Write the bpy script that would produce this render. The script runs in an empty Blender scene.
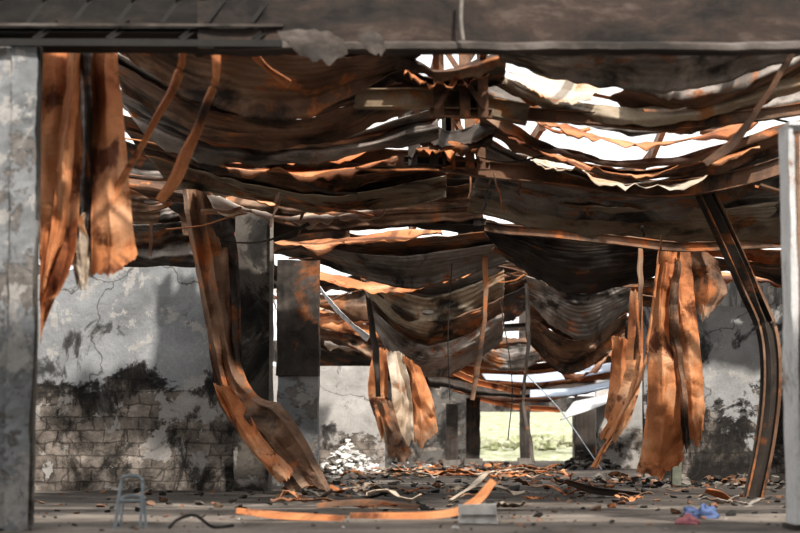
import bpy, math, random
from mathutils import Vector, noise, Euler
random.seed(7)
S=bpy.context.scene
FPX=1889.0; CAMH=0.9; HOR=440.0
TILT=math.atan((HOR-266.5)/FPX)
ct,st=math.cos(TILT),math.sin(TILT)
def P(px,py,D):
    u=(px-400)/FPX; v=(266.5-py)/FPX
    y=ct-st*v; z=st+ct*v
    k=D/y
    return Vector((u*k,D,CAMH+z*k))
def F(px,D,z=0.0):
    p=P(px,450,D); return Vector((p.x,D,z))
# ---------------------------------------------------------------- materials
def newmat(name):
    m=bpy.data.materials.new(name); m.use_nodes=True
    nt=m.node_tree; nt.nodes.clear()
    o=nt.nodes.new('ShaderNodeOutputMaterial'); b=nt.nodes.new('ShaderNodeBsdfPrincipled')
    nt.links.new(b.outputs[0],o.inputs[0])
    return m,nt,b
def N(nt,t,**k):
    n=nt.nodes.new(t)
    for a,v in k.items(): setattr(n,a,v)
    return n
def noi(nt,vec,scale,detail=8,rough=.6,dist=0.):
    n=N(nt,'ShaderNodeTexNoise'); n.inputs['Scale'].default_value=scale
    n.inputs['Detail'].default_value=detail; n.inputs['Roughness'].default_value=rough
    n.inputs['Distortion'].default_value=dist
    nt.links.new(vec,n.inputs['Vector']); return n.outputs[0]
def ramp(nt,fac,stops):
    r=N(nt,'ShaderNodeValToRGB'); e=r.color_ramp.elements
    while len(e)>1: e.remove(e[-1])
    def c4(c): return (c,c,c,1) if not hasattr(c,'__len__') else (c[0],c[1],c[2],1)
    e[0].position=stops[0][0]; e[0].color=c4(stops[0][1])
    for p,c in stops[1:]:
        x=e.new(p); x.color=c4(c)
    nt.links.new(fac,r.inputs[0]); return r.outputs[0]
def mix(nt,fac,a,b,mode='MIX'):
    m=N(nt,'ShaderNodeMix',data_type='RGBA',blend_type=mode)
    if isinstance(fac,(int,float)): m.inputs[0].default_value=fac
    else: nt.links.new(fac,m.inputs[0])
    for i,x in ((6,a),(7,b)):
        if isinstance(x,tuple): m.inputs[i].default_value=(x[0],x[1],x[2],1)
        else: nt.links.new(x,m.inputs[i])
    return m.outputs[2]
def math2(nt,op,a,b):
    n=N(nt,'ShaderNodeMath',operation=op)
    for i,x in enumerate((a,b)):
        if isinstance(x,(int,float)): n.inputs[i].default_value=x
        else: nt.links.new(x,n.inputs[i])
    return n.outputs[0]
def mapping(nt,vec,sc=(1,1,1),loc=(0,0,0)):
    m=N(nt,'ShaderNodeMapping'); m.inputs['Scale'].default_value=sc; m.inputs['Location'].default_value=loc
    nt.links.new(vec,m.inputs[0]); return m.outputs[0]
def bump(nt,b,h,s=.4,d=.03):
    n=N(nt,'ShaderNodeBump'); n.inputs['Strength'].default_value=s; n.inputs['Distance'].default_value=d
    nt.links.new(h,n.inputs['Height']); nt.links.new(n.outputs[0],b.inputs['Normal'])
def sheetmat(name,stops,spot=(.5,.19,.06),spotlo=.56,sootlo=.5,rough=.5,seed=0,soot=(.018,.015,.013),corr=.6,metal=.15,spot2=None):
    m,nt,b=newmat(name)
    tc=N(nt,'ShaderNodeTexCoord')
    v=mapping(nt,tc.outputs['Object'],loc=(seed*3.1,seed*1.7,seed))
    uv=mapping(nt,tc.outputs['UV'],sc=(.5,1.0,1),loc=(seed,seed*.7,0))
    n1=noi(nt,v,.7,7,.55,.4); n2=noi(nt,uv,1.1,6,.55,.3)
    mm=math2(nt,'MULTIPLY',math2(nt,'ADD',n1,n2),.5)
    base=ramp(nt,mm,stops)
    n3=noi(nt,v,1.5,9,.66,.4)
    c=mix(nt,ramp(nt,n3,[(spotlo,0),(spotlo+.07,1)]),base,spot)
    n4=noi(nt,mapping(nt,v,loc=(9,4,2)),.9,9,.64,.6)
    c=mix(nt,ramp(nt,n4,[(sootlo-.05,0),(sootlo+.09,.92)]),c,soot)
    n5=noi(nt,v,26,6,.7)
    c=mix(nt,.4,c,ramp(nt,n5,[(.3,.55),(.65,1.2)]),'MULTIPLY')
    nt.links.new(c,b.inputs['Base Color'])
    nt.links.new(ramp(nt,n3,[(.35,rough),(.65,.88)]),b.inputs['Roughness'])
    b.inputs['Metallic'].default_value=metal
    b.inputs['Specular IOR Level'].default_value=.4
    h=math2(nt,'MULTIPLY',n3,1.0)
    if corr:
        wv=N(nt,'ShaderNodeTexWave',bands_direction='Y'); wv.inputs['Scale'].default_value=2.0; wv.inputs['Distortion'].default_value=.15
        nt.links.new(tc.outputs['UV'],wv.inputs['Vector'])
        h=math2(nt,'ADD',math2(nt,'MULTIPLY',wv.outputs[1],corr),h)
    bump(nt,b,h,.6,.04)
    return m
M={}
OR=[(.3,(.24,.08,.035)),(.42,(.42,.155,.06)),(.52,(.60,.26,.115)),(.64,(.70,.44,.28))]
BRs=[(.3,(.055,.033,.024)),(.43,(.15,.082,.051)),(.53,(.26,.155,.10)),(.66,(.40,.29,.215))]
GRs=[(.3,(.11,.092,.08)),(.43,(.22,.188,.167)),(.53,(.35,.31,.28)),(.66,(.55,.505,.465))]
M['orange']=sheetmat('rust_orange',OR,spot=(.17,.062,.03),spotlo=.55,sootlo=.61,seed=1,corr=0,metal=0,rough=.7)
M['brown']=sheetmat('burnt_brown_steel',BRs,spot=(.44,.175,.07),spotlo=.55,sootlo=.54,seed=2)
M['brownp']=sheetmat('burnt_brown_plate',BRs,spot=(.44,.175,.07),spotlo=.54,sootlo=.56,seed=12,corr=0)
M['grey']=sheetmat('scorched_grey_sheet',GRs,spot=(.38,.165,.075),spotlo=.555,sootlo=.545,seed=3)
M['cream']=sheetmat('cream_sheet',[(.3,(.35,.24,.15)),(.45,(.52,.41,.31)),(.6,(.66,.57,.47)),(.75,(.76,.69,.58))],spot=(.5,.23,.1),spotlo=.56,sootlo=.64,seed=4,corr=0,metal=0)
M['soot']=sheetmat('sooty_steel',[(.3,(.025,.02,.018)),(.45,(.06,.05,.043)),(.6,(.11,.09,.078)),(.75,(.19,.16,.14))],spot=(.26,.105,.045),spotlo=.57,sootlo=.56,seed=5,corr=.4)
M['white']=sheetmat('pale_painted_steel',[(.3,(.5,.5,.5)),(.5,(.7,.7,.7)),(.7,(.8,.8,.8))],spot=(.35,.17,.09),spotlo=.60,sootlo=.68,seed=6,corr=0,metal=0)
M['blue']=sheetmat('blue_grey_sheet',[(.3,(.3,.36,.45)),(.5,(.5,.56,.66)),(.7,(.65,.7,.8))],spot=(.35,.2,.12),spotlo=.66,sootlo=.7,seed=7,metal=0)
M['ochre']=sheetmat('ochre_sheet',[(.3,(.19,.14,.095)),(.45,(.33,.255,.18)),(.55,(.45,.375,.285)),(.7,(.6,.53,.45))],spot=(.42,.2,.085),spotlo=.55,sootlo=.565,seed=8)
def plain(name,col,rough=.7):
    m,nt,b=newmat(name); tc=N(nt,'ShaderNodeTexCoord')
    n=noi(nt,tc.outputs['Object'],9,6,.6)
    c=mix(nt,.6,col,ramp(nt,n,[(.3,.5),(.7,1.3)]),'MULTIPLY')
    n2=noi(nt,tc.outputs['Object'],.8,8,.65,.8)
    c=mix(nt,.5,c,ramp(nt,n2,[(.35,.45),(.65,1.25)]),'MULTIPLY')
    nt.links.new(c,b.inputs['Base Color']); b.inputs['Roughness'].default_value=rough
    return m
M['pink']=plain('pink_cloth',(.6,.24,.27)); M['bluecloth']=plain('blue_cloth',(.10,.15,.30))
M['whiteblock']=plain('white_plaster_block',(.80,.78,.75)); M['char']=plain('charred',(.022,.019,.017))
M['conc']=plain('concrete_rubble',(.24,.215,.19)); M['tube']=plain('galvanised_tube',(.32,.37,.41),.4)
M['brick']=plain('broken_brick',(.28,.14,.085)); M['steelgreen']=plain('weathered_post',(.18,.19,.15))
M['shadeslab']=plain('shade_slab',(.2,.19,.18))  # for the added slab that shades the foreground
def fasc(name,stops):
    m,nt,b=newmat(name); tc=N(nt,'ShaderNodeTexCoord')
    v=mapping(nt,tc.outputs['Object'],sc=(.7,1,1.8))
    n=noi(nt,v,1.3,9,.7,.3); c=ramp(nt,n,stops)
    nt.links.new(c,b.inputs['Base Color']); b.inputs['Roughness'].default_value=.8; bump(nt,b,n,.5,.04); return m
M['fascia']=fasc('scorched_fascia',[(.38,(.012,.010,.009)),(.47,(.034,.025,.021)),(.56,(.06,.040,.031)),(.66,(.12,.09,.075))])
M['fasciad']=fasc('charred_fascia',[(.38,(.008,.007,.006)),(.5,(.018,.015,.013)),(.66,(.05,.038,.032))]); M['fascial']=fasc('flaking_fascia_edge',[(.38,(.03,.024,.02)),(.5,(.09,.073,.063)),(.66,(.2,.18,.165))])
def wallmat(name,split=None,soft=.5,base=(.40,.40,.40),sootlo=.5,whitelo=.62,seed=0,brick=True,amp=.22,bandk=1.0,nsc=1.0,crack=.85):
    m,nt,b=newmat(name); tc=N(nt,'ShaderNodeTexCoord')
    v=mapping(nt,tc.outputs['Object'],loc=(seed*2.3,seed,0))
    n1=noi(nt,v,.9,10,.6,.1)
    pl=mix(nt,1.0,base,ramp(nt,n1,[(.3,.55),(.45,.84),(.6,1.06),(.7,1.2)]),'MULTIPLY')
    sx=N(nt,'ShaderNodeSeparateXYZ'); nt.links.new(tc.outputs['Object'],sx.inputs[0])
    cx=N(nt,'ShaderNodeCombineXYZ')
    nt.links.new(math2(nt,'ADD',sx.outputs[0],sx.outputs[1]),cx.inputs[0]); nt.links.new(sx.outputs[2],cx.inputs[1])
    dn0=N(nt,'ShaderNodeTexNoise'); dn0.inputs['Scale'].default_value=3.; dn0.inputs['Detail'].default_value=6; nt.links.new(v,dn0.inputs['Vector'])
    vb=N(nt,'ShaderNodeVectorMath',operation='MULTIPLY_ADD'); nt.links.new(dn0.outputs[1],vb.inputs[0]); vb.inputs[1].default_value=(.14,.14,.14); nt.links.new(cx.outputs[0],vb.inputs[2])
    br=N(nt,'ShaderNodeTexBrick'); nt.links.new(vb.outputs[0],br.inputs[0])
    br.inputs['Scale'].default_value=1.0; br.inputs['Brick Width'].default_value=.42; br.inputs['Row Height'].default_value=.23
    br.inputs['Mortar Size'].default_value=.022; br.inputs['Mortar Smooth'].default_value=.7
    br.inputs['Color1'].default_value=(.28,.243,.213,1); br.inputs['Color2'].default_value=(.17,.145,.125,1); br.inputs['Mortar'].default_value=(.11,.093,.08,1)
    nb=noi(nt,v,1.0*nsc,10,.68,.5)
    mr=None
    if split is not None:
        mr=N(nt,'ShaderNodeMapRange'); nt.links.new(sx.outputs[2],mr.inputs[0])
        mr.inputs[1].default_value=split-soft; mr.inputs[2].default_value=split+soft
        mr.inputs[3].default_value=amp; mr.inputs[4].default_value=-amp
        nb2=math2(nt,'ADD',nb,mr.outputs[0])
    else: nb2=nb
    n8=noi(nt,v,2.2,10,.72,.3)
    brc=mix(nt,1.0,br.outputs[0],ramp(nt,n8,[(.36,.2),(.46,.75),(.56,1.25),(.66,1.8)]),'MULTIPLY')
    if not brick: brc=mix(nt,1.0,(.24,.22,.205),ramp(nt,n8,[(.3,.6),(.7,1.3)]),'MULTIPLY')
    mask=ramp(nt,nb2,[(.54,0),(.555,1)])
    c=mix(nt,mask,pl,brc)
    n6=noi(nt,mapping(nt,v,loc=(3,8,1)),1.4,10,.7,.3)
    c=mix(nt,ramp(nt,n6,[(whitelo-.05,0),(whitelo-.035,.8)]),c,(.44,.42,.40))
    n4=noi(nt,mapping(nt,v,sc=(1,1,.75),loc=(11,2,5)),.85*nsc,10,.68,.7)
    if mr is not None:
        band=ramp(nt,nb2,[(.45,0),(.54,.16*bandk),(.64,.12*bandk),(.8,.04)])
        n4=math2(nt,'ADD',n4,band)
    c=mix(nt,ramp(nt,n4,[(sootlo,0),(sootlo+.05,.75),(sootlo+.12,.97)]),c,(.014,.012,.011))
    vo=N(nt,'ShaderNodeTexVoronoi',feature='DISTANCE_TO_EDGE'); vo.inputs['Scale'].default_value=.3
    dn=N(nt,'ShaderNodeTexNoise'); dn.inputs['Scale'].default_value=1.6; dn.inputs['Detail'].default_value=6; nt.links.new(v,dn.inputs['Vector'])
    va=N(nt,'ShaderNodeVectorMath',operation='MULTIPLY_ADD'); nt.links.new(dn.outputs[1],va.inputs[0]); va.inputs[1].default_value=(.9,.9,.9); nt.links.new(v,va.inputs[2])
    nt.links.new(va.outputs[0],vo.inputs['Vector'])
    c=mix(nt,ramp(nt,vo.outputs['Distance'],[(0,crack),(.006,0)]),c,(.05,.045,.04))
    n5=noi(nt,v,25,5,.7); c=mix(nt,.5,c,ramp(nt,n5,[(.3,.7),(.7,1.15)]),'MULTIPLY')
    nt.links.new(c,b.inputs['Base Color']); b.inputs['Roughness'].default_value=.88
    bump(nt,b,math2(nt,'SUBTRACT',n8,math2(nt,'MULTIPLY',mask,.6)),.7,.05)
    return m
M['wallL']=wallmat('plaster_burnt_left',split=2.05,soft=.5,base=(.32,.33,.34),sootlo=.575,whitelo=.595,seed=1)
M['wallR']=wallmat('plaster_burnt_right',split=1.9,soft=1.3,base=(.38,.38,.38),sootlo=.55,whitelo=.64,seed=3,amp=.16)
M['wallM']=wallmat('plaster_peeled_rear',split=1.3,soft=.6,base=(.48,.46,.44),sootlo=.60,whitelo=.58,seed=6,bandk=.5)
M['wallS']=wallmat('plaster_sooty',base=(.14,.13,.12),sootlo=.46,whitelo=.70,seed=5)
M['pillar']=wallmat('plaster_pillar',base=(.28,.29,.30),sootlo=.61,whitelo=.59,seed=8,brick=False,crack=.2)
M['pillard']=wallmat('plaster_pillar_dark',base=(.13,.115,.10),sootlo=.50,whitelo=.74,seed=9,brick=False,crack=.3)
def floormat():
    m,nt,b=newmat('dusty_concrete_floor'); tc=N(nt,'ShaderNodeTexCoord'); v=tc.outputs['Object']
    n1=noi(nt,v,.5,10,.65,.5)
    c=ramp(nt,n1,[(.3,(.10,.083,.07)),(.45,(.19,.16,.135)),(.6,(.29,.25,.215)),(.75,(.4,.36,.32))])
    n2=noi(nt,mapping(nt,v,loc=(5,3,0)),.35,10,.7,1)
    sx=N(nt,'ShaderNodeSeparateXYZ'); nt.links.new(v,sx.inputs[0])
    mr=N(nt,'ShaderNodeMapRange'); nt.links.new(sx.outputs[1],mr.inputs[0]); mr.inputs[1].default_value=21; mr.inputs[2].default_value=30; mr.inputs[3].default_value=-.03; mr.inputs[4].default_value=.13
    a=math2(nt,'ADD',n2,mr.outputs[0])
    c=mix(nt,ramp(nt,a,[(.47,0),(.6,.87)]),c,(.045,.038,.033))
    n3=noi(nt,v,14,8,.7); c=mix(nt,.7,c,ramp(nt,n3,[(.3,.5),(.7,1.3)]),'MULTIPLY')
    nt.links.new(c,b.inputs['Base Color']); b.inputs['Roughness'].default_value=.9
    bump(nt,b,n3,.6,.03); return m
M['floor']=floormat()
def grassmat():
    m,nt,b=newmat('dry_grass'); tc=N(nt,'ShaderNodeTexCoord'); v=tc.outputs['Object']
    c=ramp(nt,noi(nt,v,1.6,9,.75,.6),[(.3,(.13,.14,.07)),(.45,(.27,.29,.16)),(.55,(.43,.43,.33)),(.7,(.62,.61,.54))])
    nt.links.new(c,b.inputs['Base Color']); b.inputs['Roughness'].default_value=.95; return m
M['grass']=grassmat()
# ---------------------------------------------------------------- mesh builder
def cr(p0,p1,p2,p3,t):
    return tuple(.5*((2*b)+(-a+c)*t+(2*a-5*b+4*c-d)*t*t+(-a+3*b-3*c+d)*t**3) for a,b,c,d in zip(p0,p1,p2,p3))
def spl(pts,n):
    pts=[tuple(p) for p in pts]
    m=len(pts)-1; out=[]
    if m==1: return [tuple(a+(b-a)*i/(n-1) for a,b in zip(*pts)) for i in range(n)]
    for i in range(n):
        t=i/(n-1)*m; k=min(int(t),m-1); f=t-k
        p0=pts[k-1] if k>0 else tuple(2*a-b for a,b in zip(pts[0],pts[1]))
        p3=pts[k+2] if k+2<=m else tuple(2*a-b for a,b in zip(pts[m],pts[m-1]))
        out.append(cr(p0,pts[k],pts[k+1],p3,f))
    return out
def lin(pts,n):
    pts=[tuple(p) for p in pts]; m=len(pts)-1; out=[]
    for i in range(n):
        t=i/(n-1)*m; k=min(int(t),m-1); f=t-k
        out.append(tuple(a+(b-a)*f for a,b in zip(pts[k],pts[k+1])))
    return out
class MB:
    def __init__(s): s.v=[];s.f=[];s.m=[];s.uv=[];s.mats=[]
    def mi(s,k):
        if k not in s.mats: s.mats.append(k)
        return s.mats.index(k)
    def grid(s,G,mat):
        o=len(s.v); R=len(G); C=len(G[0]); mi=s.mi(mat)
        uvs=[]; vv=0
        for r in range(R):
            if r: vv+=(G[r][C//2]-G[r-1][C//2]).length
            uu=0
            for c in range(C):
                if c: uu+=(G[r][c]-G[r][c-1]).length
                s.v.append(G[r][c]); uvs.append((uu,vv))
        for r in range(R-1):
            for c in range(C-1):
                a=[r*C+c,r*C+c+1,(r+1)*C+c+1,(r+1)*C+c]
                s.f.append([o+i for i in a]); s.m.append(mi); s.uv.append([uvs[i] for i in a])
    def sweep(s,pts,prof,mat,roll=0,cap=True,up=Vector((0,0,1)),wscale=None):
        pts=[Vector(p) for p in pts]; o=len(s.v); n=len(prof); mi=s.mi(mat); L=0
        ls=[]
        for i,p in enumerate(pts):
            t=(pts[min(i+1,len(pts)-1)]-pts[max(i-1,0)]).normalized()
            u=up if abs(t.dot(up))<.96 else Vector((0,1,0))
            side=t.cross(u).normalized(); nn=side.cross(t).normalized()
            f=i/(len(pts)-1)
            rr=roll(f) if callable(roll) else roll
            k=wscale(f) if wscale else 1
            c_,s_=math.cos(rr),math.sin(rr)
            if i: L+=(p-pts[i-1]).length
            ls.append(L)
            for a,b in prof:
                a*=k
                s.v.append(p+side*(a*c_-b*s_)+nn*(a*s_+b*c_))
        for i in range(len(pts)-1):
            for j in range(n):
                k=(j+1)%n
                s.f.append([o+i*n+j,o+i*n+k,o+(i+1)*n+k,o+(i+1)*n+j]); s.m.append(mi)
                s.uv.append([(ls[i],j*.1),(ls[i],(j+1)*.1),(ls[i+1],(j+1)*.1),(ls[i+1],j*.1)])
        if cap:
            for i in (0,len(pts)-1):
                s.f.append([o+i*n+j for j in range(n)]); s.m.append(mi); s.uv.append([(0,0)]*n)
    def tube(s,pts,r,mat,n=8,k=24):
        if len(pts)>2: pts=[Vector(p) for p in spl(pts,k)]
        s.sweep(pts,[(r*math.cos(2*math.pi*i/n),r*math.sin(2*math.pi*i/n)) for i in range(n)],mat)
    def chunk(s,c,size,mat,rng,flat=1.0):
        o=len(s.v); mi=s.mi(mat)
        R=Euler((rng.uniform(-.5,.5),rng.uniform(-.5,.5),rng.uniform(0,6.28))).to_matrix()
        for z in (-1,1):
            k=rng.uniform(.6,1)
            for a in range(5):
                an=a*1.2566+rng.uniform(-.35,.35)
                s.v.append(c+R@Vector((math.cos(an)*size*k,math.sin(an)*size*k*.8,z*size*.5*flat*rng.uniform(.7,1.1))))
        F_=[[4,3,2,1,0],[5,6,7,8,9]]+[[a,(a+1)%5,5+(a+1)%5,5+a] for a in range(5)]
        for f in F_: s.f.append([o+i for i in f]); s.m.append(mi); s.uv.append([(0,0)]*len(f))
    def box(s,lo,hi,mat,sub=.25,wob=.0,seed=0):
        lo=Vector(lo);hi=Vector(hi)
        def w(p):
            if not wob: return p
            q=p*1.7+Vector((seed,seed,seed)); return p+Vector((noise.noise(q),noise.noise(q+Vector((9,0,0))),noise.noise(q+Vector((0,9,0)))))*wob+Vector((noise.noise(p*9),noise.noise(p*9+Vector((5,5,5))),0))*wob*.5
        for ax in range(3):
            a,b=(ax+1)%3,(ax+2)%3
            na=max(1,min(60,int((hi[a]-lo[a])/sub))); nb=max(1,min(60,int((hi[b]-lo[b])/sub)))
            for side in (lo[ax],hi[ax]):
                G=[]
                for i in range(nb+1):
                    row=[]
                    for j in range(na+1):
                        p=Vector((0,0,0)); p[ax]=side; p[a]=lo[a]+(hi[a]-lo[a])*j/na; p[b]=lo[b]+(hi[b]-lo[b])*i/nb
                        row.append(w(p))
                    G.append(row)
                s.grid(G,mat)
    def done(s,name,smooth=False,thick=0):
        me=bpy.data.meshes.new(name)
        me.from_pydata([tuple(v) for v in s.v],[],s.f)
        for k in s.mats: me.materials.append(M[k])
        uvl=me.uv_layers.new(name='UVMap')
        for p in me.polygons:
            p.material_index=s.m[p.index]; p.use_smooth=smooth
            for li,uvc in zip(p.loop_indices,s.uv[p.index]): uvl.data[li].uv=uvc
        me.update()
        ob=bpy.data.objects.new(name,me); S.collection.objects.link(ob)
        if thick:
            md=ob.modifiers.new('thickness','SOLIDIFY'); md.thickness=thick; md.offset=0
        return ob
def Iprof(w,h,t=.02):
    a=w/2;b=h/2
    return [(-a,-b),(a,-b),(a,-b+t),(t/2,-b+t),(t/2,b-t),(a,b-t),(a,b),(-a,b),(-a,b-t),(-t/2,b-t),(-t/2,-b+t),(-a,-b+t)]
def Cprof(w,h,t=.012):
    a=w/2;b=h/2
    return [(-a,-b),(a,-b),(a,-b+t),(-a+t,-b+t),(-a+t,b-t),(a,b-t),(a,b),(-a,b)]
def Rprof(w,h):
    a=w/2;b=h/2; return [(-a,-b),(a,-b),(a,b),(-a,b)]
def Lprof(w,t=.012): return [(0,0),(w,0),(w,t),(t,t),(t,w),(0,w)]
def pxpath(pts,n=24): return [P(*q) for q in spl(pts,n)]
# ---------------------------------------------------------------- sheets
def loft(mb,rows,mat,nu=56,nv=10,ribs=0,ribamp=.02,wr=.04,bulge=0,ragged=0,seed=0,folds=0,foldamp=.1,linear=False,crease=0):
    R=[(lin if linear else spl)(r,nu) for r in rows]
    G=[]
    cols=[spl([R[i][c] for i in range(len(R))],nv) for c in range(nu)]
    for r in range(nv):
        row=[]
        for c in range(nu):
            p=P(*cols[c][r]); t=r/(nv-1); u=c/(nu-1)
            q=p*.9+Vector((seed*3.3,seed,seed*.7))
            p.y+=(noise.noise(q)*1.4+noise.noise(q*3.1)*.5)*wr*3+bulge*math.sin(math.pi*t)
            p.z+=noise.noise(q+Vector((7,7,7)))*wr*.5 + noise.noise(q*4)*wr*.2
            if ribs:
                k=math.sin(t*ribs*2*math.pi+u*1.5); p.y+=k*ribamp; p.z+=k*ribamp*.4
            if folds:
                ph=u*folds+.5*noise.noise(Vector((t*2.,seed,0)))+.35*noise.noise(Vector((u*3,t*3,seed)))
                tri=abs((ph%1)-.5)*2
                p.y+=(tri-.5)*foldamp
            if crease:
                k1=abs(noise.noise(q*1.5)); k2=abs(noise.noise(q*3.7+Vector((3,1,4))))
                p.y+=(-k1*1.4-k2*.5)*crease*2; p.x+=(k2-.2)*crease*.4; p.z+=(k1-.2)*crease*.3
            if ragged:
                e=0
                if t>.6: e=-(t-.6)/.4
                if t<.15: e=(.15-t)/.15*.4
                p.z+=e*ragged*(noise.noise(Vector((u*7,seed,3)))*.8+noise.noise(Vector((u*23,seed,8)))*.4)
            row.append(p)
        G.append(row)
    mb.grid(G,mat)
def swag(top,bot,n,mats,Dt,Db,slit=.35,tilt=.5,seed=1,name='sagging_roof_sheet',wr=.06,back=True,up=.35):
    rng=random.Random(seed); K=9
    T=spl([(a,b) for a,b in top],K); B=spl([(a,b) for a,b in bot],K)
    mb=MB()
    for i in range(n):
        v0=max(-.05,i/n-.35/n); v1=(i+1)/n+rng.uniform(-.1,.35)/n
        if i==n-1: v1=1
        isl=rng.random()<slit
        c=rng.uniform(.25,.75); w=rng.uniform(.2,.45)
        g=rng.uniform(.35,.75)/n if isl else 0
        r0=[];rm=[];r1=[]; D0=Dt+(Db-Dt)*i/n; D1=Dt+(Db-Dt)*(i+1)/n
        tl=-tilt if rng.random()<up else tilt
        sk=rng.uniform(-.5,.5)/n; ex=rng.uniform(-.2,.35)/n; cc=rng.uniform(.3,.7)
        for k in range(K):
            u=k/(K-1); s_=max(0,1-((u-c)/w)**2)
            a0=v0+sk*(u-.5); a1=v1-g*s_+sk*(u-.5)+ex*math.sin(math.pi*min(1,u/cc*.5 if u<cc else .5+(u-cc)/(1-cc)*.5))
            x0,y0=[p+(q-p)*a0 for p,q in zip(T[k],B[k])]
            x1,y1=[p+(q-p)*a1 for p,q in zip(T[k],B[k])]
            r0.append((x0,y0,D0)); rm.append(((x0+x1)/2,(y0+y1)/2,(D0+D1)/2+tl*.8)); r1.append((x1,y1,D1+tl))
        mt=mats[i%len(mats)] if rng.random()<.6 else rng.choice(mats)
        loft(mb,[r0,rm,r1],mt,nu=84,nv=15,ribs=rng.choice([.7,1,1.5]),ribamp=.04,wr=wr*.8,bulge=rng.uniform(-.25,.25),ragged=.09,seed=seed*10+i,crease=.09)
        if isl and back:
            q0=[];q1=[]
            for k in range(1,K-1):
                x,y=[p+(q-p)*(v1) for p,q in zip(T[k],B[k])]
                x2,y2=[p+(q-p)*(v1-g*rng.uniform(.2,.6)) for p,q in zip(T[k],B[k])]
                q0.append((x,y+2,D1+tl+.3)); q1.append((x2,y2,D1+tl+1.4))
            loft(mb,[q1,q0],rng.choice(['orange','orange','cream']),nu=50,nv=6,wr=.06,ragged=.25,crease=.06,seed=seed+i*3)
    return mb.done(name,smooth=True,thick=.012)
DK=['soot','brown']
# right bay
swag([(486,40),(600,36),(700,30),(820,14)],[(500,60),(590,84),(690,88),(820,50)],2,['grey','brown'],22.5,23,slit=0,seed=11,up=0)
swag([(650,76),(720,66),(820,36)],[(610,98),(690,126),(820,78)],2,['grey','brown','grey'],24,24.8,slit=0,seed=12)
swag([(510,72),(550,78),(600,90)],[(520,86),(552,98),(590,100)],1,['cream'],25,24.4,slit=0,seed=51)
swag([(482,66),(560,98),(660,112),(820,70)],[(478,92),(556,128),(660,146),(820,104)],2,['ochre','grey'],25,26,slit=.3,seed=13)
swag([(480,106),(560,150),(660,162),(820,114)],[(478,132),(560,168),(660,184),(820,140)],2,['grey','brown'],27,28,slit=.9,seed=14)
swag([(478,134),(560,174),(660,184),(820,142)],[(476,172),(560,198),(680,206),(820,176)],2,['grey','ochre'],29,30,slit=.7,seed=16)
swag([(476,176),(570,192),(690,192),(820,176)],[(466,214),(560,234),(680,242),(820,240)],2,['grey','ochre'],31.5,33,slit=0,seed=17,wr=.09)
swag([(478,222),(580,238),(690,232)],[(500,256),(570,296),(690,262)],2,['grey','soot'],36,37,slit=0,seed=18,up=0)
swag([(640,242),(700,248),(820,256)],[(640,268),(700,276),(820,286)],2,['orange','brown'],40,41,slit=.9,seed=19)
swag([(526,280),(578,296),(630,282)],[(526,338),(576,378),(624,342)],3,['grey','brown','grey'],48,50,slit=.3,seed=20,up=.1)
swag([(590,276),(650,284),(720,274)],[(600,306),(650,322),(720,300)],2,['orange','brown'],52,53,slit=.8,seed=21)
swag([(600,316),(650,330),(700,318)],[(606,346),(650,356),(690,336)],2,['soot','brown'],55,56,slit=.4,seed=22)
# left bay
swag([(96,-10),(190,22),(310,34),(430,40)],[(120,58),(210,98),(310,108),(412,64)],2,['brown','brown'],22.5,23.4,slit=.3,seed=31,up=0)
swag([(96,40),(190,92),(300,106),(405,70)],[(126,98),(220,142),(320,144),(420,102)],2,['grey','brown'],24.5,25.5,slit=.9,seed=32)
swag([(104,84),(200,132),(320,140),(436,108)],[(150,140),(230,168),(330,174),(440,148)],2,['brown','grey'],27,28,slit=.8,seed=33)
swag([(112,116),(300,164),(446,150)],[(180,196),(310,222),(446,196)],3,['brown','grey','ochre'],30,31,slit=.5,seed=34)
swag([(110,176),(300,200),(480,196)],[(200,226),(320,246),(484,228)],2,DK,34,35,slit=.6,seed=35)
swag([(170,178),(250,190),(350,190)],[(184,236),(250,250),(350,240)],2,['soot','brown'],37,37.6,slit=.2,seed=52,up=0)
swag([(250,220),(380,240),(506,230)],[(256,256),(380,290),(508,262)],2,['brown','grey'],39,40,slit=.6,seed=36)
swag([(362,260),(430,282),(504,262)],[(370,322),(400,362),(428,378),(466,368),(502,344)],4,['grey','ochre','brown','grey'],45,47,slit=.0,seed=37,wr=.07,up=0)
swag([(256,260),(320,282),(390,268)],[(258,288),(320,320),(386,318)],2,['soot','brown'],50,51,slit=.5,seed=38)
swag([(60,110),(130,150),(200,150)],[(60,240),(130,262),(200,256)],4,['soot','grey','brown'],39,40,slit=0,seed=39,up=0)
swag([(100,196),(190,216),(275,200)],[(100,268),(190,274),(275,268)],2,['soot','brown'],44,45,slit=0,seed=30,up=0)
# far roof
swag([(310,296),(370,318),(450,330)],[(310,340),(370,354),(450,366)],3,['brown','orange','soot'],58,59,slit=.5,seed=41)
swag([(420,350),(520,366),(650,346)],[(430,386),(520,400),(640,384)],4,['brown','orange','grey','soot'],64,65,slit=.4,seed=42)
swag([(318,336),(380,352),(440,360)],[(318,366),(380,380),(440,392)],2,['brown','soot'],66,67,slit=.3,seed=43)
swag([(476,250),(505,262),(540,252)],[(482,312),(506,322),(536,308)],3,['soot','brown','grey'],52,53,slit=.2,seed=44,up=.1)
swag([(470,326),(510,340),(560,330)],[(476,356),(510,368),(560,358)],2,['brown','grey'],60,61,slit=.3,seed=48)
# ridge, small torn sheets
swag([(400,54),(440,72),(505,56)],[(385,84),(440,94),(505,84)],2,['brown','soot'],24,24.5,slit=.6,seed=45)
swag([(395,110),(450,132),(500,116)],[(405,146),(450,152),(490,144)],2,['soot','brown'],28,28.5,slit=.3,seed=46)
swag([(395,160),(450,176),(500,166)],[(405,206),(450,216),(490,208)],2,['soot','brown'],33,33.5,slit=.2,seed=47)
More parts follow.
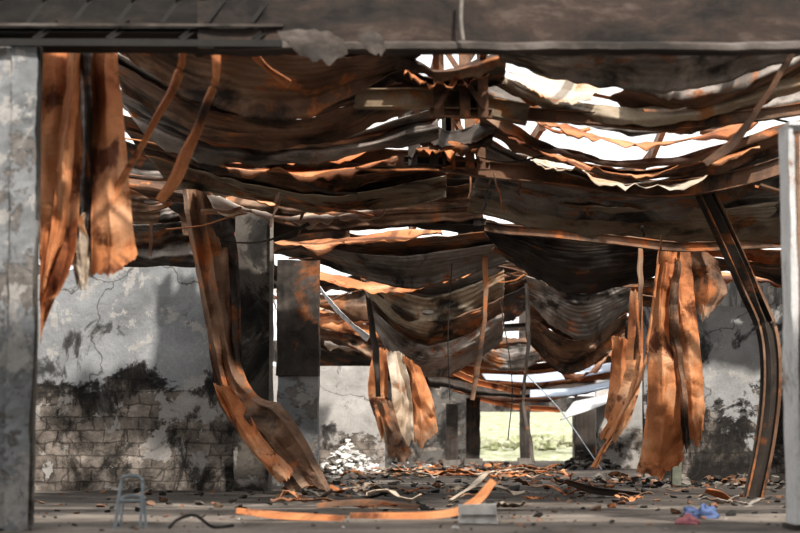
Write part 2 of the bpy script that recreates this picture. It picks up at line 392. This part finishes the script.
# ---------------------------------------------------------------- steel beams
def beam(name,pts,prof,mat,n=40,roll=0):
    mb=MB(); pp=[p+Vector((0,noise.noise(p*.8)*.08,noise.noise(p*.8+Vector((4,4,4)))*.06)) for p in pxpath(pts,n)]
    mb.sweep(pp,prof,mat,roll=roll); return mb.done(name)
beam('roof_rafter',[(150,128,29.2),(300,152,29.2),(440,163,29.1),(560,178,29.1),(690,188,29.1),(820,152,29.2)],Iprof(.2,.26),'brownp')
beam('roof_rafter',[(108,60,25.5),(230,112,25.4),(355,93,25.2),(520,112,25),(680,124,25),(820,108,25)],Iprof(.16,.16),'brownp')
beam('roof_rafter',[(355,95,24.7),(440,100,24.6),(528,115,24.6)],Iprof(.22,.26),'ochre')
beam('roof_rafter',[(200,198,35),(340,210,35),(450,222,34.6),(560,234,34.6),(680,246,34.6),(810,244,34.6)],Iprof(.18,.18),'brownp')
beam('roof_rafter',[(265,226,42),(380,250,42),(500,262,42),(560,278,42),(700,284,42)],Iprof(.2,.2),'brownp')
beam('roof_rafter',[(300,300,56),(420,330,56),(520,326,56),(650,318,56)],Iprof(.2,.22),'soot')
beam('roof_rafter',[(330,362,70),(450,380,70),(560,384,70),(640,376,70)],Iprof(.2,.25),'brownp')
def truss(D,x0,x1,yt,yb,mat):
    mb=MB()
    for x in (x0,(x0+x1)/2+4,x1):
        mb.sweep([P(x,yt,D),P(x+1,yb,D)],Iprof(.14,.14,.018),mat)
    mb.sweep([P(x0-12,yt+6,D),P(x1+14,yt+6,D)],Cprof(.12,.14),mat)
    mb.sweep([P(x0-8,yb-6,D),P(x1+10,yb-4,D)],Cprof(.12,.12),mat)
    mb.sweep([P(x0,yt+8,D-.1),P(x1,yb-8,D-.1)],Lprof(.07),mat)
    mb.sweep([P(x1,yt+8,D-.1),P(x0,yb-8,D-.1)],Lprof(.07),mat)
    return mb.done('ridge_truss')
truss(24.4,438,482,36,118,'brownp'); truss(28.8,412,446,102,166,'soot'); truss(28.8,450,480,108,170,'brownp'); truss(34,410,476,164,226,'soot')
truss(42,470,520,226,268,'soot')
def pur(x,z,y0,y1,mat='brownp'):
    mb=MB(); pts=[Vector((x+.12*math.sin(i*.9),y0+(y1-y0)*i/20,z+.12*math.sin(i*1.3+x))) for i in range(21)]
    mb.sweep(pts,Cprof(.08,.16),mat); mb.done('roof_purlin')
pur(.35,5.75,22,44); pur(.95,5.8,22,44); pur(-2.6,5.7,21,40,'soot'); pur(4.2,5.8,22,44); pur(2.2,5.9,23,40)
def torn(n,xr,yr,seed,vert=.3):
    rng=random.Random(seed); mb=MB()
    for i in range(n):
        y=rng.uniform(*yr); x=rng.uniform(*xr)*y/30; z=CAMH+y*rng.uniform(.11,.19)
        if z>5.6: z=rng.uniform(4.4,5.6)
        L=rng.uniform(.4,1.8); w=rng.uniform(.015,.05)
        if rng.random()<vert: d=Vector((rng.uniform(-.3,.3),rng.uniform(-.3,.3),-1)); L*=.4
        else: d=Vector((rng.choice((-1,1)),rng.uniform(-.6,.6),rng.uniform(-.35,.2)))
        d.normalize(); sag=rng.uniform(.0,.12)*L
        pts=[Vector((x,y,z))+d*L*t+Vector((0,0,-sag*math.sin(math.pi*t)))+Vector((noise.noise(Vector((i,t*2,0))),0,noise.noise(Vector((i,t*2,5)))))*.06 for t in [k/9 for k in range(10)]]
        r0=rng.uniform(0,3); rk=rng.uniform(-.8,.8)
        mb.sweep(pts,[(-w,0),(-w*.3,.02),(w,.0),(w*.3,-.012)],rng.choice(['orange','brownp','brownp','soot','brownp']),roll=lambda f:r0+rk*f,wscale=lambda f:1-.5*f*f)
    return mb.done('torn_roof_strapping')
torn(34,(-4.2,6.2),(24,33),3); torn(44,(-2.2,5.5),(34,52),4); torn(36,(-1.2,3.5),(52,72),5)
# ---------------------------------------------------------------- foreground portal beam & pillars
mb=MB()
mb.sweep([Vector((-8,19.3,5.12)),Vector((-1.2,19.3,5.10))],Cprof(.3,.05),'char')
mb.sweep([Vector((-8,19.0,4.96)),Vector((-1.2,19.0,4.93))],Rprof(.05,.07),'char')
mb.sweep([Vector((-8,19.1,5.16)),Vector((-1.2,19.1,5.14))],Rprof(.04,.03),'fascial')
mb.sweep([Vector((-8,19.7,5.5)),Vector((8,19.7,5.48))],Iprof(.4,.95,.05),'fasciad')
for i in range(9): mb.sweep([Vector((-7.5+i*.75,19.05,4.96)),Vector((-7.3+i*.75,19.3,5.2))],Lprof(.05),'char')
for i in range(14): mb.sweep([Vector((-7.5+i*.46,19.12,5.16)),Vector((-7.27+i*.46,19.2,5.5))],Lprof(.04),'char')
mb.sweep([Vector((-8,19.15,5.5)),Vector((-2.0,19.15,5.48))],Cprof(.08,.08),'fascia')
pts=[Vector((-2.1+i*.26,19.3+.03*math.sin(i),5.17+.05*noise.noise(Vector((i*.9,0,0))))) for i in range(41)]
mb.sweep(pts,[(-.17,-.26),(.17,-.26),(.17,.35),(.12,.37),(-.10,.37),(-.14,.2),(-.11,0),(-.15,-.15)],'fascia')
pts=[Vector((-1.9+i*.23,19.08,4.92+.05*noise.noise(Vector((i*1.1,3,0))))) for i in range(45)]
mb.sweep(pts,[(-.07,-.03),(.06,-.04),(.05,.02),(0,.05),(-.06,.03)],'fascial')
mb.done('portal_beam')
mb=MB()
for px,w in ((300,44),(366,18)):
    loft(mb,[[(px-w/2,34,18.95),(px+w/2,32,18.95),(px+w,40,18.95)],[(px-w*.4,44,18.95),(px+w/2,48+w*.4,18.9),(px+w*1.1,54,18.95)]],'fascial',nu=24,nv=6,wr=.04,ragged=.12,crease=.03,seed=px)
mb.tube([P(462,-10,18.95),P(461,20,18.95),P(463,40,18.95)],.02,'conc')
mb.done('peeling_plaster_flakes')
mb=MB(); mb.box((-5.4,19.1,0),(-3.95,19.9,4.93),'pillar',sub=.1,wob=.035,seed=2)
mb.box((-3.97,19.06,0),(-3.72,19.2,4.93),'pillar',sub=.08,wob=.03)
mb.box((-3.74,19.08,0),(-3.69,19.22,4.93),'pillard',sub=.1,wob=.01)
mb.done('concrete_pillar')
mb=MB(); zt=P(790,124,19.3).z
xl=P(782,300,19.65).x
mb.box((xl+.03,19.2,0),(xl+.5,19.6,zt-.03),'white',sub=.1,wob=.012,seed=5)
mb.box((xl,19.15,0),(xl+.04,19.65,zt),'white',sub=.1,wob=.02,seed=6)
mb.box((xl+.0,19.12,zt-.04),(xl+.55,19.68,zt+.0),'white',sub=.2)
mb.box((xl-.03,19.12,0),(xl+.55,19.7,.05),'soot',sub=.2)
mb.box((xl+.08,19.185,.3),(xl+.12,19.2,zt-.1),'brownp',sub=.1,wob=.01)
mb.done('steel_column')
mb=MB(); mb.box((-12,-14,6.2),(12,15.5,6.4),'shadeslab',sub=2)  # added slab over the camera, out of view, cuts frontal light and sun
for y in (-12,-3,6,14): mb.box((-12,y,5.8),(12,y+.3,6.2),'shadeslab',sub=2)
mb.done('added_shade_slab')
mb=MB(); mb.box((-12,-14.3,0),(12,-14,6.4),'wallS',sub=1); mb.done('added_rear_shade_wall')  # added wall behind the camera, never in view, darkens the frontal light
# ---------------------------------------------------------------- walls, floor
def wall(name,x0,x1,y,h,mat,th=.3,hfun=None,openings=(),seed=0,axis='x'):
    mb=MB(); st=.14 if (x1-x0)<12 else .3
    nx=int((x1-x0)/st)+1; nz=int(h/st)+1
    idx={}
    def vtx(i,k,s_):
        key=(i,k,s_)
        if key not in idx:
            a=x0+(x1-x0)*i/nx; z=h*k/nz
            if hfun: z=z*hfun(a)/h
            d=noise.noise(Vector((a*1.1,z*1.1,seed)))*.03+noise.noise(Vector((a*5,z*5,seed)))*.012
            p=Vector((a,y+(th if s_ else 0)+d,z)) if axis=='x' else Vector((y+(th if s_ else 0)+d,a,z))
            mb.v.append(p); idx[key]=len(mb.v)-1
        return idx[key]
    mi=mb.mi(mat)
    def solid(i,k):
        if i<0 or k<0 or i>=nx or k>=nz: return False
        a=x0+(x1-x0)*(i+.5)/nx; z=h*(k+.5)/nz
        for o in openings:
            if o[0]<a<o[1] and o[2]<z<o[3]: return False
        return True
    def q(l): mb.f.append(l); mb.m.append(mi); mb.uv.append([(0,0)]*4)
    for i in range(nx):
        for k in range(nz):
            if not solid(i,k): continue
            q([vtx(i,k,0),vtx(i+1,k,0),vtx(i+1,k+1,0),vtx(i,k+1,0)])
            q([vtx(i,k,1),vtx(i,k+1,1),vtx(i+1,k+1,1),vtx(i+1,k,1)])
            if not solid(i-1,k): q([vtx(i,k,0),vtx(i,k+1,0),vtx(i,k+1,1),vtx(i,k,1)])
            if not solid(i+1,k): q([vtx(i+1,k,0),vtx(i+1,k,1),vtx(i+1,k+1,1),vtx(i+1,k+1,0)])
            if not solid(i,k+1): q([vtx(i,k+1,0),vtx(i+1,k+1,0),vtx(i+1,k+1,1),vtx(i,k+1,1)])
            if not solid(i,k-1) and k>0: q([vtx(i,k,0),vtx(i,k,1),vtx(i+1,k,1),vtx(i+1,k,0)])
    return mb.done(name)
DW=34.0
hL=P(180,267,DW).z
wall('wall_front_left',-9.9,P(236,400,DW).x,DW,hL,'wallL',seed=1,hfun=lambda a: hL+.05*noise.noise(Vector((a*2,0,0))) -max(0,(-5.6-a))*.15)
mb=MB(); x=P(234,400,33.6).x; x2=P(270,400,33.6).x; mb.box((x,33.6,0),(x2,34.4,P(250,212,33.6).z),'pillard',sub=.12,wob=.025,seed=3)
mb.sweep([Vector((x2+.02,33.5,0)),Vector((x2+.02,33.5,P(250,216,33.6).z))],Cprof(.06,.08),'conc')
mb.done('concrete_pillar')
mb=MB(); x=P(277,400,37).x; x2=P(318,400,37).x; zs=P(290,376,37).z
mb.box((x,37,0),(x2,37.6,zs),'pillar',sub=.12,wob=.02,seed=4); mb.box((x-.01,36.98,zs),(x2+.01,37.62,P(290,260,37).z),'soot',sub=.12,wob=.03,seed=5)
mb.done('concrete_pillar')
wall('wall_middle_left',-9.9,P(385,400,55).x,55,P(340,366,55).z,'wallM',seed=6)
DR=42.0
hR=P(700,306,DR).z
wall('wall_front_right',P(644,400,DR).x,9.8,DR,hR,'wallR',seed=4,hfun=lambda a:hR+.12*noise.noise(Vector((a*1.5,2,0))))
wall('wall_middle_right',P(596,400,60).x,9.8,60,P(640,380,60).z,'wallM',seed=7)
wall('wall_left',20,80,-10,5.6,'wallS',axis='y',seed=8,openings=[(24,27,1.2,3.6),(42,47,1,3.8),(62,68,1,3.8)])
wall('wall_right',20,80,9.8,5.6,'wallS',axis='y',seed=9,openings=[(24,28,1.2,3.6),(46,51,1,3.8),(64,70,1,3.8)])
xa=P(480,440,78).x; xb=P(573,440,78).x
wall('wall_back',-9.9,9.8,78,5.0,'wallS',seed=10,openings=[(xa,xb,-1,P(500,413,78).z),(-9,-5,2.5,4),(5,9,2.5,4)])
mb=MB()
G=[[Vector((-30+60*j/60,-15+98*i/98,.02*noise.noise(Vector((j*.7,i*.7,0))))) for j in range(61)] for i in range(99)]
mb.grid(G,'floor'); mb.done('floor')
mb=MB()
G=[[Vector((-80+160*j/60,83+90*i/40,-.05+max(0,i-4)*.10+.3*noise.noise(Vector((j*.8,i*.8,3))))) for j in range(61)] for i in range(41)]
mb.grid(G,'grass')
rng=random.Random(5)
for i in range(420):
    x=rng.uniform(-14,18); y=rng.uniform(94,104); mb.chunk(Vector((x,y,.5+rng.random()*1.1*(.5+.5*noise.noise(Vector((x*.3,0,0)))))),rng.uniform(.12,.45),'grass',rng)
mb.done('grass_bank')
for (pa,pb,D,yt) in ((446,458,62,404),(466,480,66,398),(575,595,62,396),(520,530,70,300)):
    mb=MB(); x=P(pa,400,D).x; x2=P(pb,400,D).x; mb.box((x,D,0),(x2,D+.4,P(pa,yt,D).z),'soot',sub=.2,wob=.03,seed=pa)
    mb.box((x-.08,D-.08,0),(x2+.08,D+.48,.25),'conc',sub=.2,wob=.03); mb.done('charred_column')
# ---------------------------------------------------------------- hanging sheets
def hang(name,strips,thick=.01):
    mb=MB()
    for i,s_ in enumerate(strips):
        rows,mat=s_[0],s_[1]; kw=s_[2] if len(s_)>2 else {}
        loft(mb,rows,mat,nu=kw.get('nu',30),nv=kw.get('nv',44),wr=kw.get('wr',.05),ragged=kw.get('ragged',.2),seed=i*5+len(name)+int(rows[0][0][0]),linear=True,folds=kw.get('folds',1.2),foldamp=kw.get('fa',.10),crease=kw.get('crease',.06))
    return mb.done(name,smooth=False,thick=thick)
D=20.6
hang('hanging_rusted_sheet',[
 ([[(38,38,D),(58,40,D+.2),(80,36,D)],[(38,130,D),(62,130,D-.15),(84,125,D)],[(38,230,D),(58,235,D+.1),(80,225,D)],[(38,286,D),(50,296,D),(74,262,D)]],'orange',{'folds':1.5}),
 ([[(78,38,D+.2),(86,38,D-.1),(94,38,D+.2)],[(80,130,D+.2),(88,130,D-.1),(96,130,D+.2)],[(82,200,D+.2),(92,205,D),(104,200,D+.2)],[(90,262,D+.2),(102,266,D),(112,258,D+.2)]],'soot'),
 ([[(92,40,D-.1),(104,38,D-.2),(114,42,D-.1)],[(90,120,D-.1),(106,125,D-.25),(122,120,D)],[(92,190,D-.1),(112,195,D-.2),(130,190,D)],[(92,272,D-.1),(114,276,D-.2),(138,256,D)]],'orange',{'folds':1.1,'ragged':.1}),
 ([[(66,50,D-.3),(74,50,D-.4),(80,52,D-.3)],[(60,150,D-.3),(70,155,D-.4),(76,150,D-.3)],[(50,230,D-.3),(58,235,D-.4),(64,230,D-.3)],[(42,300,D-.3),(46,280,D-.4),(54,256,D-.3)]],'orange',{'folds':1,'fa':.08}),
 ([[(44,220,D-.2),(58,230,D),(78,220,D-.2)],[(42,270,D-.2),(56,270,D),(74,262,D-.2)],[(40,300,D-.2),(50,300,D),(64,290,D-.2)],[(40,344,D-.2),(43,326,D),(48,302,D-.2)]],'orange',{'folds':1.5}),
 ([[(72,215,D),(80,215,D-.1),(94,215,D)],[(72,250,D),(82,252,D-.1),(92,248,D)],[(76,280,D),(84,288,D-.1),(94,272,D)]],'cream',{'nv':24}),
])
def ribbon(name,pts,w,mat,n=44,roll=0,t=.012,fold=.035):
    mb=MB(); pp=[p+Vector((noise.noise(p*3)*.03,0,noise.noise(p*3+Vector((2,2,2)))*.03)) for p in pxpath(pts,n)]
    mb.sweep(pp,[(-w/2,0),(-w*.1,fold),(w*.12,fold*.9),(w/2,0),(w/2,-t),(w*.12,fold*.9-t),(-w*.1,fold-t),(-w/2,-t)],mat,roll=roll,wscale=lambda f:.75+.35*math.sin(f*5+w*30)**2)
    return mb.done(name)
ribbon('hanging_metal_strip',[(186,42,20.4),(178,75,20.4),(150,130,20.4),(122,180,20.4),(104,213,20.4)],.12,'orange',roll=lambda t:1.2-.5*t)
ribbon('hanging_metal_strip',[(214,42,20.6),(216,75,20.6),(200,125,20.6),(178,170,20.6),(160,202,20.6)],.14,'orange',roll=lambda t:.9+.6*t)
ribbon('hanging_metal_strip',[(246,44,21),(262,62,21),(288,84,21)],.10,'orange',roll=.8)
D=32.6
hang('buckled_roof_panel',[
 ([[(180,176,D),(194,182,D+.2),(212,184,D)],[(190,240,D),(204,244,D+.2),(226,240,D)],[(204,310,D),(218,312,D-.2),(232,308,D)],[(212,370,D),(226,372,D-.2),(240,362,D)],
   [(222,410,D),(240,404,D-.3),(258,396,D-.2)],[(256,446,D-.6),(268,430,D-.8),(288,412,D-.7)],[(290,494,D-1.4),(312,484,D-1.5),(334,494,D-1.6)]],'brownp',{'nv':80,'wr':.07,'ragged':.05,'folds':2,'fa':.2}),
 ([[(200,178,D+.1),(212,180,D),(222,184,D+.1)],[(214,240,D+.1),(224,244,D),(236,240,D)],[(224,300,D),(232,302,D-.1),(240,298,D)],[(232,360,D),(238,362,D),(242,358,D)]],'soot',{'nv':50,'ragged':.1}),
 ([[(214,384,D-.3),(222,388,D-.4),(230,386,D-.3)],[(224,410,D-.5),(234,414,D-.6),(246,408,D-.5)],[(248,446,D-.9),(256,442,D-1.1),(264,438,D-.9)],[(280,484,D-1.4),(288,478,D-1.5),(294,474,D-1.4)]],'orange',{'nv':44,'wr':.06,'folds':1.3,'fa':.15}),
])
D=46
hang('hanging_rusted_sheet',[
 ([[(372,350,D),(380,348,D-.2),(388,350,D)],[(368,390,D),(378,390,D-.2),(388,390,D)],[(374,415,D),(382,440,D-.2),(388,425,D)]],'orange'),
 ([[(386,352,D-.3),(396,352,D),(404,354,D-.3)],[(392,400,D-.3),(402,400,D),(412,400,D-.3)],[(382,440,D-.3),(398,456,D),(414,440,D-.3)]],'cream'),
 ([[(402,356,D),(412,362,D-.3),(420,368,D)],[(408,400,D),(420,404,D-.3),(432,398,D)],[(404,436,D),(422,446,D-.3),(438,432,D)]],'orange',{'folds':2}),
 ([[(376,400,D-.4),(384,402,D-.5),(392,400,D-.4)],[(384,430,D-.4),(392,434,D-.5),(400,430,D-.4)],[(388,456,D-.4),(400,462,D-.5),(414,456,D-.4)]],'brownp'),
])
D=36.2
hang('hanging_rusted_sheet',[
 ([[(661,244,D),(668,244,D-.1),(677,246,D)],[(654,300,D),(662,300,D-.2),(674,300,D)],[(648,360,D),(662,366,D-.25),(682,360,D)],[(646,420,D),(660,424,D-.25),(684,418,D)],[(636,472,D),(660,478,D-.2),(682,462,D)]],'orange',{'nv':80,'folds':1.2,'fa':.16,'ragged':.12}),
 ([[(672,246,D+.2),(680,244,D+.1),(690,250,D+.2)],[(668,300,D+.1),(682,300,D-.1),(694,300,D+.1)],[(670,350,D+.1),(688,356,D-.1),(700,350,D+.1)],[(680,410,D+.1),(692,414,D-.1),(704,408,D+.1)],[(690,436,D+.1),(697,448,D),(703,430,D+.1)]],'orange',{'nv':80,'folds':1.1,'fa':.14,'ragged':.12}),
 ([[(674,260,D-.2),(677,260,D-.25),(680,262,D-.2)],[(668,320,D-.2),(673,322,D-.25),(678,320,D-.2)],[(678,380,D-.25),(682,384,D-.3),(686,380,D-.25)],[(682,440,D-.25),(685,450,D-.3),(689,444,D-.25)]],'brownp',{'nv':50,'folds':1,'fa':.05}),
 ([[(690,250,D+.6),(704,250,D+.4),(718,262,D+.6)],[(692,290,D+.6),(708,292,D+.4),(726,290,D+.6)],[(694,310,D+.6),(702,322,D+.4),(720,300,D+.6)]],'brownp',{'nv':24}),
])
hang('hanging_rusted_sheet',[
 ([[(630,292,40),(636,292,39.8),(642,294,40)],[(624,370,40),(634,372,39.8),(642,368,40)],[(612,410,40),(622,414,39.8),(634,408,40)],[(600,436,40),(612,444,39.8),(626,428,40)]],'orange',{'folds':1}),
 ([[(612,336,41),(620,338,40.8),(630,340,41)],[(610,380,41),(620,384,40.8),(630,380,41)],[(604,415,41),(612,428,40.8),(620,410,41)]],'orange',{'folds':1})])
ribbon('fallen_metal_strip',[(636,300,35),(640,350,35),(628,400,34.6),(608,440,34.2),(592,468,33.8)],.08,'orange',roll=.8)
ribbon('fallen_metal_strip',[(660,250,35.6),(650,330,35.4),(640,380,35.2),(618,420,35),(596,470,34)],.06,'orange',roll=1.0)
mb=MB(); path=pxpath([(700,183,29.6),(722,230,29.8),(748,288,30),(766,330,30),(770,380,30),(764,440,30),(750,507,30)],50)
mb.sweep(path,Cprof(.26,.2,.03),'soot',roll=lambda t:.5+.5*t)
mb.sweep([p+Vector((.12,-.1,0)) for p in path],Lprof(.05),'brownp')
mb.sweep([p+Vector((-.12,-.12,0)) for p in path],Lprof(.035),'brownp')
mb.done('bent_steel_rafter')
mb=MB(); mb.sweep([P(680,238,37.5),P(678,300,37.5),Vector((P(676,470,37.5).x,37.5,0))],Iprof(.18,.2),'steelgreen'); mb.done('steel_post')
ribbon('pale_roof_flashing',[(318,286,44),(336,308,43.6),(352,324,43.2),(368,338,43)],.2,'white',roll=1.0)
ribbon('bent_roof_purlin',[(358,262,42),(368,300,42),(376,360,42),(378,396,42)],.16,'soot',roll=.6)
ribbon('bent_roof_purlin',[(484,232,40),(486,300,40),(480,350,40),(472,400,40)],.14,'brownp',roll=.6)
ribbon('bent_roof_purlin',[(526,284,47),(528,340,47),(524,400,47),(534,462,46)],.12,'soot',roll=.6)
ribbon('bent_roof_purlin',[(800,40,22.6),(770,90,22.8),(735,140,23),(705,164,23)],.15,'brownp',roll=.9)
ribbon('bent_roof_purlin',[(640,246,36),(640,300,36),(636,360,36)],.12,'brownp',roll=.5)
for k,(pts,r,mt) in enumerate([([(524,372,50),(560,410,48),(602,470,44)],.015,'tube'),([(452,262,40),(448,340,40),(450,400,40)],.010,'char'),([(500,300,44),(512,380,44),(508,440,44)],.012,'char')]):
    mb=MB(); mb.tube([P(*q) for q in pts],r,mt); mb.done('dangling_conduit')
mb=MB()
loft(mb,[[(482,374,57),(540,374,57),(616,362,57)],[(486,380,56),(540,382,56),(616,371,56)]],'blue',nu=30,nv=5)
loft(mb,[[(530,390,56),(570,388,56),(616,380,56)],[(530,397,55),(570,395,55),(616,387,55)]],'blue',nu=30,nv=5)
loft(mb,[[(574,402,60),(600,396,60),(616,392,60)],[(560,420,59),(590,410,59),(612,402,59)]],'white',nu=20,nv=5)
mb.done('collapsed_rear_roof_panel',smooth=True,thick=.03)
for (a,b,c,d,D) in ((440,366,520,392,63),(560,340,600,372,58),(470,396,560,410,72),(340,336,400,366,60),(380,320,470,350,60)):
    mb=MB(); mb.sweep([P(a,b,D),P((a+c)/2,(b+d)/2+4,D-.5),P(c,d,D-1)],Cprof(.1,.2),'orange'); mb.done('fallen_purlin')
# ---------------------------------------------------------------- floor debris
rng=random.Random(1); mb=MB()
def rub(xr,yr,n,big,mats):
    for i in range(n):
        y=rng.uniform(*yr); x=rng.uniform(*xr)
        if noise.noise(Vector((x*.5,y*.3,2)))<-.05 and rng.random()<.75: continue
        s_=big*rng.random()**2.5+.02
        mb.chunk(Vector((x,y,s_*.2)),s_,rng.choice(mats),rng,flat=rng.uniform(.15,.6))
D1=('char','char','conc','char','soot','brownp','brownp','brick')
rub((-6,6.5),(22,32),600,.09,D1); rub((-6,7),(32,33.4),80,.12,D1); rub((-2,7),(33.4,41.5),450,.14,D1); rub((-3,4),(42,54.5),320,.18,D1); rub((-.4,4),(54.5,74),300,.24,D1+('whiteblock',)); rub((-3.6,4),(17.8,22.5),130,.035,D1+('whiteblock',))
mb.done('rubble_scatter')
def heap(name,px,D,w,h,seed,mats,n=70,smax=.16):
    rng=random.Random(seed); mb=MB(); c=F(px,D)
    for i in range(n):
        r=rng.random()**.7; an=rng.uniform(0,6.28)
        s_=rng.uniform(.04,smax)*min(1,w)
        mb.chunk(c+Vector((math.cos(an)*r*w,math.sin(an)*r*w*.6,max(0,h*(1-r))*rng.random()**.6+s_*.2)),s_,rng.choice(mats),rng,flat=rng.uniform(.2,.8))
    return mb.done(name)
heap('rubble_heap',348,52,.85,.95,1,['whiteblock','whiteblock','whiteblock','conc'],n=360,smax=.2); heap('rubble_heap',620,40,1.6,.2,2,['brick','conc','brownp','char'])
heap('rubble_heap',500,55,2,.3,3,['brick','orange','brownp','char']); heap('rubble_heap',740,38,1.2,.25,5,['char','conc','brownp'])
heap('rubble_heap',585,58,1.2,.6,6,['char','conc']); heap('rubble_heap',440,50,1.5,.25,7,['orange','brownp','char','conc'])
rng=random.Random(5); mb=MB()
for n,xr,yr,smax in ((30,(-1.8,5),(24,40),.9),(60,(-1.6,4),(43,54),1.4)):
    for i in range(n):
        x=rng.uniform(*xr); y=rng.uniform(*yr); L=rng.uniform(.25,smax); W=rng.uniform(.08,.3); an=rng.uniform(-.6,.6); k=rng.uniform(.0,.15)
        G=[]
        for r in range(4):
            row=[]
            for c in range(12):
                t=c/11-.5; a=L*t; b=W*(r/3-.5)
                row.append(Vector((x+a*math.cos(an)-b*math.sin(an),y+a*math.sin(an)+b*math.cos(an),.03+k*abs(math.sin(t*3+i))+abs(b)*rng.uniform(0,.5)+.04*noise.noise(Vector((a*3,b*3,i))))))
            G.append(row)
        mb.grid(G,rng.choice(['orange','orange','brownp','brownp','grey','cream']))
mb.done('scrap_sheet_debris',thick=.01)
def fl(name,path,w,mat,roll=0):
    mb=MB(); pts=[Vector(p) for p in spl(path,24)]; mb.sweep(pts,[(-w/2,0),(-w*.2,.04),(w*.2,.04),(w/2,0),(w*.2,.02),(-w*.2,.02)],mat,roll=roll,wscale=lambda f:.55+.45*math.sin(f*3.1)); return mb.done(name)
a=F(236,21.2);b=F(345,21.0)
fl('scrap_metal_strip',[(a.x,21.3,.10),(a.x+.5,21.3,.05),(b.x,21.1,.02)],.32,'orange',roll=-.15)
a=F(350,21.0);b=F(440,21.0);c=F(480,21.1);d=F(493,21.2)
fl('scrap_metal_strip',[(a.x,21.2,.05),(b.x,21.1,.07),(c.x-.08,21.1,.2),(d.x,21.2,.44)],.18,'orange',roll=-.4)
a=F(318,25);b=F(420,24.6); fl('scrap_metal_strip',[(a.x,25,.03),(a.x+.6,24.9,.08),(b.x,24.6,.02)],.35,'brownp',roll=-.15)
a=F(450,27);b=F(486,28); fl('scrap_metal_strip',[(a.x,27,.02),(a.x+.3,27.3,.2),(b.x,28,.4)],.25,'cream',roll=.5)
a=F(565,30);b=F(640,30); fl('scrap_metal_strip',[(a.x,30,.25),(a.x+.5,30,.1),(b.x,30,.04)],.3,'grey',roll=.4)
a=F(705,27);b=F(730,27); fl('scrap_metal_strip',[(a.x,27,.18),(a.x+.2,27,.12),(b.x,27,.02)],.25,'orange',roll=.4)
mb=MB(); p=F(459,20.6); mb.box((p.x,20.5,.0),(p.x+.41,20.75,.2),'whiteblock',sub=.05,wob=.02,seed=3); mb.box((p.x+.02,20.48,.08),(p.x+.39,20.5,.10),'conc',sub=.1); mb.done('broken_plaster_block')
for nm,px,D,mat,s_ in (('crumpled_pink_cloth',688,20.4,'pink',.08),('crumpled_blue_cloth',704,22,'bluecloth',.10),('crumpled_blue_cloth',690,23,'bluecloth',.07)):
    mb=MB(); c=F(px,D); G=[]
    for i in range(13):
        row=[]
        for j in range(24):
            th=i/12*math.pi*.5; ph=j/23*2*math.pi; r=s_*(1+.6*noise.noise(Vector((math.cos(ph)*1.6,math.sin(ph)*1.6,i*.3+px))))
            row.append(c+Vector((r*1.4*math.cos(ph)*math.sin(th),r*math.sin(ph)*math.sin(th),max(0,r*1.2*math.cos(th)))))
        G.append(row)
    mb.grid(G,mat); mb.done(nm,smooth=True,thick=.006)
mb=MB(); p=F(116,18.9); x=p.x; y=18.9
mb.tube([(x,y,.02),(x+.03,y,.3),(x+.06,y+.02,.5),(x+.1,y+.02,.54),(x+.24,y+.02,.53),(x+.27,y,.4),(x+.25,y,.02)],.016,'tube',k=40)
mb.tube([(x,y+.35,.02),(x+.03,y+.33,.25),(x+.05,y+.3,.33),(x+.22,y+.3,.33),(x+.25,y+.33,.2),(x+.26,y+.35,.02)],.014,'tube',k=40)
for dx in (.035,.25): mb.tube([(x+dx,y,.32),(x+dx,y+.32,.32)],.012,'tube')
mb.tube([(x+.03,y,.3),(x+.26,y,.3)],.012,'tube')
mb.done('metal_chair_frame')
for k,(px,D) in enumerate(((170,19.2),)):
    mb=MB(); q=F(px,D); mb.tube([q+Vector((0,0,.02)),q+Vector((.08,.1,.10)),q+Vector((.25,.1,.14)),q+Vector((.42,.2,.02)),q+Vector((.6,.5,.02))],.016,'char'); mb.done('rubber_hose')
# ---------------------------------------------------------------- light
w=bpy.data.worlds.new('world'); S.world=w; w.use_nodes=True
nt=w.node_tree; bg=nt.nodes['Background']
SD=Vector((.28,-.62,.74)).normalized()
sky=nt.nodes.new('ShaderNodeTexSky'); sky.sky_type='HOSEK_WILKIE'; sky.turbidity=9; sky.ground_albedo=.4
sky.sun_direction=SD
m=nt.nodes.new('ShaderNodeMix'); m.data_type='RGBA'; m.inputs[0].default_value=.8
nt.links.new(sky.outputs[0],m.inputs[6]); m.inputs[7].default_value=(1,.99,.97,1)
nt.links.new(m.outputs[2],bg.inputs[0]); bg.inputs[1].default_value=1.6
sl=bpy.data.lights.new('sun','SUN'); sl.energy=4.2; sl.angle=.05; sl.color=(1,.94,.86)
so=bpy.data.objects.new('sun',sl); S.collection.objects.link(so)
so.rotation_euler=SD.to_track_quat('Z','Y').to_euler()
# ---------------------------------------------------------------- camera
cd=bpy.data.cameras.new('camera'); cam=bpy.data.objects.new('camera',cd); S.collection.objects.link(cam)
cd.sensor_width=36; cd.lens=FPX*36/800; cam.location=(0,0,CAMH); cam.rotation_euler=(math.pi/2+TILT,0,0)
cd.clip_end=500; cd.dof.use_dof=True; cd.dof.focus_distance=36; cd.dof.aperture_fstop=1.4
S.camera=cam
S.view_settings.view_transform='Standard'
for lk in ('Medium High Contrast','High Contrast'):
    try:
        S.view_settings.look=lk; break
    except Exception: pass
